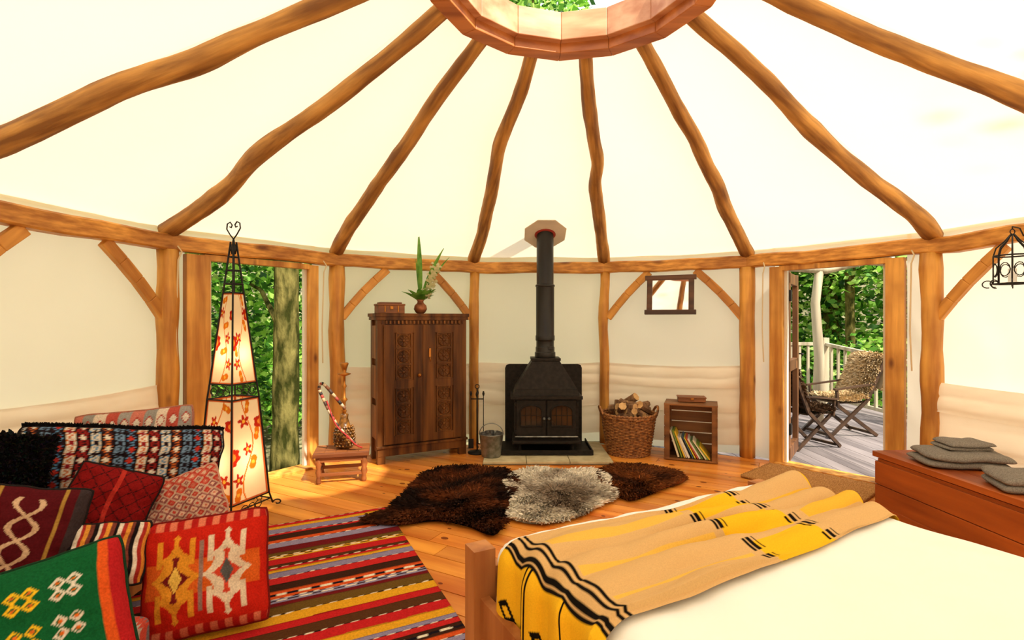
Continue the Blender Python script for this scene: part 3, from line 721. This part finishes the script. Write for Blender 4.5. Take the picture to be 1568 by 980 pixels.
# ---------------------------------------------------------------- deck chairs with fleeces
def chair(name,loc,rz,fur1,scale=.92):
    mb=MB()
    for s in(-1,1):
        y=s*.23
        mb.beam((-.34,y,.012),(.18,y,.46),.025,.04);mb.beam((.18,y,.46),(.42,y,.96),.025,.045)
        mb.beam((.34,y*.88,.012),(-.26,y*.88,.44),.025,.04)
        mb.beam((-.28,y*1.05,.60),(.26,y*1.05,.66),.04,.02);mb.beam((-.22,y,.40),(-.24,y,.60),.025,.03)
    for k in range(7): mb.box((-.22+k*.065,0,.43),(.05,.44,.015))
    for k in range(8): 
        t=k/7;mb.box((.22+.2*t,0,.54+.38*t),(.012,.44,.035),0,Matrix.Rotation(-.4,3,'Y'))
    mb.box((-.3,0,.035),(.03,.42,.03));mb.box((.3,0,.04),(.03,.42,.03))
    path=[Vector((-.24,0,.47)),Vector((.0,0,.46)),Vector((.17,0,.50)),Vector((.27,0,.70)),Vector((.38,0,.95)),Vector((.44,0,1.0)),Vector((.47,0,.92)),Vector((.40,0,.72)),Vector((.36,0,.60))]
    n=9000;T=np.random.rand(n)*(len(path)-1);pts=[];ds=[];cs=[]
    for t in T:
        k=int(t);p=path[k].lerp(path[min(k+1,8)],t-k);tg=(path[min(k+1,8)]-path[k]).normalized();nn=Vector((-tg.z,0,tg.x))
        yy=random.uniform(-1,1);wd=.24+.03*nz(t*2,yy)
        pts.append((p.x+nn.x*.02*(1-yy*yy),yy*wd,p.z+nn.z*.02*(1-yy*yy)-.05*max(0,abs(yy)-.8)))
        d=nn*.7+Vector((random.uniform(-.5,.5),yy*.7,random.uniform(-.7,.2)));d.normalize();ds.append(tuple(d))
        q=random.uniform(.7,1.25);cs.append(tuple(c*q for c in fur1))
    vs=[];fs=[]
    for p in path: vs+=[(p.x,-.24,p.z),(p.x,.24,p.z)]
    for k in range(8): fs.append((2*k,2*k+1,2*k+3,2*k+2))
    tufts(mb,np.array(pts),np.array(ds),.055*(.6+.7*np.random.rand(n)),cs,w=.009)
    for i in range(len(mb.f)-n,len(mb.f)): mb.m[i]=1
    mb.add(vs,fs,1,True,None,tuple(c*.7 for c in fur1))
    o=mb.make(name,[M_chair,M_fur],loc,(0,0,rz));o.scale=(scale,)*3
chair('folding_garden_chair',(3.84,6.0,-.054),math.radians(8),S(216,188,142))
chair('folding_garden_chair',(3.10,5.45,-.054),math.radians(200),S(84,60,40),.85)

# ---------------------------------------------------------------- chest + towels
mb=MB();cx0,cx1,cy0,cy1,chh=2.50,2.96,2.15,3.50,.39
cx=(cx0+cx1)/2;cy=(cy0+cy1)/2
mb.box((0,0,.18),(cx1-cx0-.03,cy1-cy0-.03,.33),0)
for k in range(2):
    z=.09+.155*k
    mb.box((-(cx1-cx0)/2+.012,0,z+.005),(.02,cy1-cy0-.02,.15),0);mb.box(((cx1-cx0)/2-.012,0,z+.005),(.02,cy1-cy0-.02,.15),0)
    for s in(-1,1): mb.box((0,s*((cy1-cy0)/2-.012),z+.005),(cx1-cx0-.01,.02,.15),0)
for k in range(3): mb.box(((k-1)*.157,0,.372),(.154,cy1-cy0+.02,.036),0)
mb.box((0,0,.02),(cx1-cx0+.01,cy1-cy0+.01,.04),0)
for s in(-1,1): mb.tube([(0,s*((cy1-cy0)/2+.002),.22),(0,s*((cy1-cy0)/2+.03),.20),(.05,s*((cy1-cy0)/2+.03),.19),(.1,s*((cy1-cy0)/2+.002),.22)],.006,6,1)
mb.make('wooden_blanket_chest',[M_chest,M_wire],(cx,cy,0),(0,0,math.radians(3)),bevel=.004)
def towel(w,d,h,layers,loc,rz):
    mb=MB();sd=random.uniform(0,50)
    for l in range(layers):
        hh=h/layers;zc=hh*(l+.5);ox,oy=random.uniform(-.012,.012),random.uniform(-.012,.012)
        for sg in(-1,1):
            def fn(u,v):
                x=2*u-1;y=2*v-1
                x=math.copysign(1-(1-abs(x))**1.8,x);y=math.copysign(1-(1-abs(y))**1.8,y)
                e=max(0,(1-x**8)*(1-y**8))**.5
                k=1-.05*(x*x*y*y)**2
                X=w/2*x*k;Y=d/2*y*k
                sag=(-.010*max(abs(x),abs(y))**3+.012*nz(X*6+sd,Y*6,1)+.004*nz(X*20+sd,Y*20))*((l+1)/layers)
                return (X+ox+.010*nz(Y*9,sd,l),Y+oy+.010*nz(X*9,sd+3,l),zc+sg*hh*.50*e+sag)
            mb.grid(50,44,fn,0,True)
    mb.make('folded_towel',M_towel,loc,rz)
towel(.44,.28,.09,2,(2.745,3.14,.396),(0,0,math.radians(-12)))
towel(.26,.17,.055,2,(2.80,3.17,.486),(0,0,math.radians(-4)))
towel(.38,.26,.09,2,(2.745,2.68,.396),(0,0,math.radians(-20)))

# ---------------------------------------------------------------- bed
BA=math.atan2(.47,.88);P1=(-.05,1.75)
def edge(a,lo,hi,r):
    if a<lo: d=lo-a;s=-1;e=lo
    elif a>hi: d=a-hi;s=1;e=hi
    else: return a,0
    if d<r*pi/2: th=d/r;return e+s*r*math.sin(th),r*(1-math.cos(th))
    return e+s*r,r+d-r*pi/2
BW,BL=1.42,2.0
def bedsurf(a,b,off,zt=.545):
    r=.07+off
    x,d1=edge(a,.07,BW-.07,r);y,d2=edge(b,-BL+.07,-.07,r)
    z=zt+off-max(d1,d2)-.25*min(d1,d2)
    return x,y,z
def und(a,b): return .014*nz(a*2.2,b*2.2)+.008*nz(a*6,b*5,2)
mb=MB()
def duv(u,v):
    a=-.24+(BW+.48)*u;b=-BL-.1+(BL+.34)*v
    x,y,z=bedsurf(a,b,0)
    z+=und(a,b)+.005*nz(a*12+b*5,b*3,5)
    if z<.45: x+=.012*nz(b*7,1)*1;y+=.012*nz(a*7,4)
    return (x,y,z)
mb.grid(120,130,duv,0,True)
def bx(c,d): mb.box(c,d,1)
bx((-.035,-BL/2,.25),(.035,BL+.1,.16));bx((BW+.045,-BL/2,.25),(.035,BL+.1,.16))
bx((BW/2,.065,.30),(BW,.035,.22));bx((BW/2,-BL-.06,.5),(BW,.04,.6));bx((BW/2,.065,.40),(BW+.02,.05,.04))
for x in(-.035,BW+.045):
    bx((x,.065,.245),(.08,.08,.49));bx((x,-BL-.06,.42),(.08,.08,.84))
bx((BW/2,-BL/2,.22),(BW-.02,BL-.02,.05))
mb.box((BW/2,-BL/2,.36),(BW-.06,BL-.06,.24),0)
for s in(.36,1.06):
    def pil(u,v,s=s):
        x=(u*2-1);y=v*2-1;h=.11*((1-x**4)*(1-y**4))**.5;return (s+x*.33,-BL+.28+y*.22,.55+h)
    mb.grid(24,20,pil,0,True)
mb.make('double_bed',[M_white,M_bed],(P1[0],P1[1],0),(0,0,BA),bevel=.004)
# blanket
yel=S(236,182,36);cam=S(210,170,114);blk=S(20,16,12)
A0,A1=-.42,1.50
def blcol(u,v):
    a=A0+(A1-A0)*u;b=v
    c=cam
    if a<-.02: c=yel
    if .66<a<.96: c=yel if (.05<b<.32 or .38<b<.68 or b>.74) else cam
    if .08<a<.62 and (.20<b<.27 or .52<b<.58 or .80<b<.84): c=S(226,180,80)
    if 1.04<a and (.22<b<.32 or .58<b<.68): c=S(226,176,60)
    if a>1.40: c=yel
    for k in (-.02,.0,.035,.06,.64,.66,.685,.95,.975,1.0):
        if abs(a-k)<(.009 if k in(.66,.975,0.) else .005) and (k<.1 or (b*7)%1<.62): c=blk
    if a<-.12:
        du=((b*6)%1)-.5;dv=((a+.2)/.09);
        if abs(du)+abs(dv)*.8<.33 and abs(du)+abs(dv)*.8>.16: c=blk
    for k in(-.33,-.355,-.38):
        if abs(a-k)<.005:c=blk
    if a<-.02 and (abs(b-.3)<.006 or abs(b-.33)<.006 or abs(b-.66)<.006): c=blk
    return c
def blan(u,v):
    a=A0+(A1-A0)*u
    w=.53-.07*u+.03*math.sin(u*5)
    b0=-.08+.02*math.sin(u*6)
    b=b0-w*v-.04*u
    ph=v*24+5.0*nz(u*1.6,1)+u*3.0+3.4*nz(v*1.8,u*2.6,8)
    fold=(.5+.5*math.sin(ph))**1.5
    amp=.040*(.25+.75*abs(nz(u*2.6+3,v*2.4,4))*2.2)
    off=.014+amp*fold+.010*nz(u*7,v*6)+.004*nz(u*20,v*14,3)
    b+=.012*math.cos(ph)
    if v<.03 or v>.97: off=.012+ .35*(off-.014)
    if a<.06:
        k=min(1,(.06-a)/.12);off=off*(1-k)+k*(.022+.016*math.sin(v*21+1)+.01*nz(v*6,u*3))
    x,y,z=bedsurf(a,b,max(off,.010))
    z+=und(a,b)
    return (x,y,z)
mb=MB();mb.grid(330,230,blan,0,True,blcol)
for k in range(70):
    v=k/69;p=Vector(blan(0,v));mb.tube([p,p+Vector((-.003,.002*math.sin(k),-.03)),p+Vector((.002,.003*math.cos(k),-.055))],.0022,4,0,col=yel)
mb.make('striped_blanket',M_blan,(P1[0],P1[1],0),(0,0,BA))

# ---------------------------------------------------------------- daybed and cushions
def kil(u,v):
    c=[S(190,180,168),S(200,80,64),S(120,110,112),S(214,130,110),S(232,222,204)][int(v*14+.35*abs(((u*9)%1)-.5)*4)%5];return c
mb=MB()
def rb(x0,x1,y0,y1,z0,z1,r,cf):
    def fn(u,v):
        a=2*pi*v;c,s=math.cos(a),math.sin(a);e=.22
        x=(x0+x1)/2+(x1-x0)/2*abs(c)**e*(1 if c>0 else -1);z=(z0+z1)/2+(z1-z0)/2*abs(s)**e*(1 if s>0 else -1)
        return (x,y0+(y1-y0)*u,z+.004*nz(x*5,u*6))
    mb.grid(90,120,fn,0,True,cf)
    for y_ in(0,1):
        mb.add([fn(y_,k/60) for k in range(60)],[tuple(range(60))],0,False,None,S(150,60,50))
rb(-2.28,-1.72,1.25,2.9,.07,.30,.05,lambda u,v:kil(v*2,u*1.5))
rb(-1.71,-1.36,1.25,1.92,.018,.17,.04,lambda u,v:kil(v*2,u*1.2))
mb.box((-2.0,2.07,.044),(.52,1.6,.06),1)
mb.make('low_daybed',[M_tex,M_bed])
def cushion(name,w,h,t,loc,rot,cf,edgec=None,n=90,fuzz=0):
    mb=MB();t*=1.25
    def side(sg):
        def fn(u,v):
            x=2*u-1;z=2*v-1
            th=t/2*(max(0,(1-abs(x)**3)*(1-abs(z)**3)))**.5
            kx=1-.05*(1-z*z)-.055*(x*x*z*z)**2;kz=1-.05*(1-x*x)-.055*(x*x*z*z)**2
            X=w/2*x*kx;Z=h/2*z*kz
            wr=.012*nz(x*2.4,z*2.4,w*9)+.012*nz(x*1.5+5,z*1.5,h*7)+.006*nz(x*6,z*6,w*31)
            ed=min(1,(1-max(abs(x),abs(z)))*6)
            return (X+.008*nz(z*3,w*20),sg*th+wr*ed,Z+.008*nz(x*3,h*22))
        return fn
    for sg in(-1,1): mb.grid(n,n,side(sg),0,True,lambda u,v:cf(2*u-1,2*v-1))
    ec=edgec or (.02,.015,.015)
    f=side(0);loop=[f(k/30,0) for k in range(30)]+[f(1,k/30) for k in range(30)]+[f(1-k/30,1) for k in range(30)]+[f(0,1-k/30) for k in range(31)]
    mb.tube(loop,.006,6,0,False,ec)
    if fuzz:
        m=9000;U=np.random.rand(m,2);pts=[];ds=[]
        for q in range(m):
            sg=1 if q%2 else -1;p=Vector(side(sg)(U[q,0],U[q,1]));pts.append(tuple(p));d=Vector((p.x*1.5,sg*.6,p.z*1.5))+Vector([random.uniform(-.4,.4) for _ in range(3)]);d.normalize();ds.append(tuple(d))
        tufts(mb,np.array(pts),np.array(ds),fuzz*(.6+.7*np.random.rand(m)),[tuple(c*random.uniform(.5,1.8) for c in cf(0,0)) for _ in range(m)])
    if name.startswith('kilim_bolster'):
        m=1500;pts=[];ds=[]
        for q in range(m):
            p=Vector(f(random.random(),1));pts.append(tuple(p));d=Vector((random.uniform(-.6,.6),random.uniform(-.7,.7),.8)).normalized();ds.append(tuple(d))
        tufts(mb,np.array(pts),np.array(ds),.022*(.6+.7*np.random.rand(m)),[(.012,.010,.010)]*m,w=.005)
    return mb.make(name,M_tex,loc,tuple(math.radians(a) for a in rot))
fr=lambda x:x-math.floor(x)
def tribal(u,v):
    k=u*9+.35*v;i=int(math.floor(k));f=fr(k)
    base=[S(40,24,28),S(226,214,196),S(140,34,32),S(218,204,186),S(52,30,34),S(112,140,170)][i%6]
    alt=[S(190,54,42),S(140,30,36),S(226,214,196),S(36,24,30),S(230,218,198),S(34,24,30)][i%6]
    z=abs(fr(v*3.5+.5*(i%2))-.5)*2;d=abs(f-.5)*2
    if f<.10 or f>.90: return S(24,14,16)
    if d+z<.6: return alt
    if d+z<.85: return base
    if d+z<1.1: return [S(90,140,180),S(200,100,44),S(24,20,24)][i%3]
    return base
def kilimpink(u,v):
    k=u*5;i=int(math.floor(k));f=fr(k);d=abs(f-.5)*2;z=abs(fr(v*2.2)-.5)*2
    base=[S(206,120,104),S(150,146,140),S(226,206,186),S(190,84,70),S(160,154,148)][i%5]
    if d+z<.6:return S(232,220,204)
    if d+z<.8:return S(176,62,52)
    return base
def redk(u,v):
    if v<-.80 or v>.84: return S(176,32,28) if int((u+1)*9)%2 else S(220,120,90)
    c=S(198,38,24)
    if abs(v)<.28 and abs(u)<.9: c=S(216,96,34)
    for (cx,cc,c2) in((-.42,S(228,150,44),S(120,30,30)),(.38,S(226,206,180),S(210,70,48))):
        d=abs(u-cx)*1.5+abs(v)*.72
        st=abs(math.sin(v*9))*.13
        if d+st<.58: c=cc
        if d+st*1.2<.34: c=c2
        if d<.16: c=S(240,196,90) if cx<0 else S(90,90,90)
        if abs(abs(u-cx)-.26)<.045 and .2<abs(v)<.66: c=cc
    if abs(u+.02)<.03 and abs(v)<.6:c=S(150,120,110)
    return c
def greenk(u,v):
    if u<-.62: c=[S(206,110,34),S(180,34,38),S(40,28,30),S(220,190,140)][int((u+1)*26)%4]
    elif u<-.42: c=S(186,34,44)
    elif u<-.34: c=S(30,24,24)
    elif u<-.24: c=S(150,150,136) 
    else:
        c=S(20,92,50)
        for cv in (-.5,0,.5):
            for (cu,cc) in((.0,S(236,190,40)),(.42,S(222,214,200))):
                for (dx,dy) in((.08,.08),(-.08,.08),(.08,-.08),(-.08,-.08)):
                    d=abs(u-cu-dx)+abs(v-cv-dy)
                    if .045<d<.085:c=cc
                    elif d<=.03:c=S(220,110,40)
    if u>.74: c=S(216,88,34) if u<.86 else S(180,34,38)
    return c
def dred(u,v):
    c=S(128,22,22);z=abs(fr(v*3)-.5)*2;d=abs(fr(u*2.5)-.5)*2
    if .86<d+z<1.02:c=S(48,18,20)
    if abs(u)<.05:c=S(180,50,40)
    return c
def dred2(u,v):
    c=S(84,20,26)
    w=abs(abs(u)-.22*abs(math.sin(v*7)))
    if w<.05 and abs(v)<.8:c=S(206,172,140)
    if abs(u)>.5 and abs(u)<.56:c=S(170,130,60)
    if abs(u)>.74:c=S(60,50,52)
    return c
def stripey(u,v):
    return [S(30,22,24),S(228,214,196),S(170,50,44),S(226,150,60),S(120,60,50)][int((u+1)*12)%5]
def pinky(u,v):
    d=abs(fr(u*4)-.5)*2+abs(fr(v*4)-.5)*2
    return [S(196,104,84),S(216,176,150),S(144,80,78),S(196,164,140),S(184,60,50)][int(d*2.4+abs(v)*3)%5]
cushion('kilim_bolster_cushion',.84,.38,.17,(-1.87,2.47,.57),(-16,8,33),tribal)
cushion('kilim_armrest_cushion',.60,.44,.13,(-2.10,2.86,.56),(-8,-4,15),kilimpink,S(180,120,100))
cushion('black_fleece_cushion',.36,.42,.13,(-2.10,2.04,.62),(-12,14,40),lambda u,v:(.012,.011,.012),fuzz=.03)
cushion('dark_red_cushion',.32,.36,.12,(-1.72,2.17,.47),(-18,22,30),dred)
cushion('pink_kilim_cushion',.40,.36,.13,(-1.54,2.37,.38),(-28,-18,25),pinky,S(200,150,130))
cushion('red_kilim_cushion',.47,.46,.15,(-1.26,2.12,.235),(-20,-3,20),redk,S(120,30,26))
cushion('green_kilim_cushion',.48,.44,.15,(-1.40,1.50,.345),(-26,-10,34),greenk,S(30,60,40))
cushion('maroon_cushion',.36,.38,.12,(-1.80,1.86,.48),(-18,16,38),dred2)
cushion('striped_cushion',.32,.24,.10,(-1.60,1.98,.37),(-30,8,30),stripey)

# ---------------------------------------------------------------- hanging lantern
mb=MB();Rr=.085
for k in range(8):
    a=k*pi/4
    mb.tube([(Rr*s*math.cos(a),Rr*s*math.sin(a),z) for s,z in ((1,0),(1,.17),(.85,.22),(.4,.26),(.08,.30))],.004,5)
    mb.tube([((Rr+.025-.025*math.cos(t))*math.cos(a),(Rr+.025-.025*math.cos(t))*math.sin(a),-.0+.022*math.sin(t)) for t in np.linspace(0,5,12)],.0035,5)
    mb.tube([(Rr*math.cos(a+.39+.3*math.cos(t)),Rr*math.sin(a+.39+.3*math.cos(t)),.085+.04*math.sin(t)) for t in np.linspace(0,2*pi,12)],.003,5)
for z in(0,.17): mb.tube([(Rr*math.cos(t),Rr*math.sin(t),z) for t in np.linspace(0,2*pi,24)],.005,5)
mb.lathe([(.03,0),(.03,.01),(.02,.012),(.02,.09),(.003,.095)],14,(0,0,0),1)
for x,y in((1,0),(0,1)): mb.tube([(-Rr*x,-Rr*y,0),(Rr*x,Rr*y,0)],.004,5)
mb.tube([(.015*math.cos(t),0,.315+.015*math.sin(t)) for t in np.linspace(0,2*pi,12)],.003,5)
mb.tube([(0,0,.33),(.0,0,.345),(.10,.055,.345),(.16,.09,.30)],.004,5)
mb.make('hanging_iron_lantern',[M_wire,M_white],(3.03,3.1,1.50))

# ---------------------------------------------------------------- light, sky, camera
sun=bpy.data.lights.new('sun','SUN');sun.energy=7.5;sun.angle=math.radians(1.2);sun.color=(1,.92,.78)
so=bpy.data.objects.new('sun',sun);bpy.context.scene.collection.objects.link(so)
so.rotation_euler=Vector((-1.9,1.85,-2.98)).to_track_quat('-Z','Y').to_euler();so.location=(6,-4,9)
w=bpy.data.worlds.new('sky');bpy.context.scene.world=w;w.use_nodes=True
bg=w.node_tree.nodes['Background'];bg.inputs[0].default_value=(.96,.97,1.0,1);bg.inputs[1].default_value=2.0
cam_=bpy.data.cameras.new('camera');co=bpy.data.objects.new('camera',cam_);bpy.context.scene.collection.objects.link(co)
co.location=(0,0,H);co.rotation_euler=(pi/2,0,0);cam_.lens=18;cam_.sensor_width=36;cam_.clip_start=.05;cam_.clip_end=300
sc=bpy.context.scene;sc.camera=co
sc.view_settings.view_transform='Standard';sc.view_settings.look='None';sc.view_settings.exposure=.25;sc.view_settings.gamma=1.0
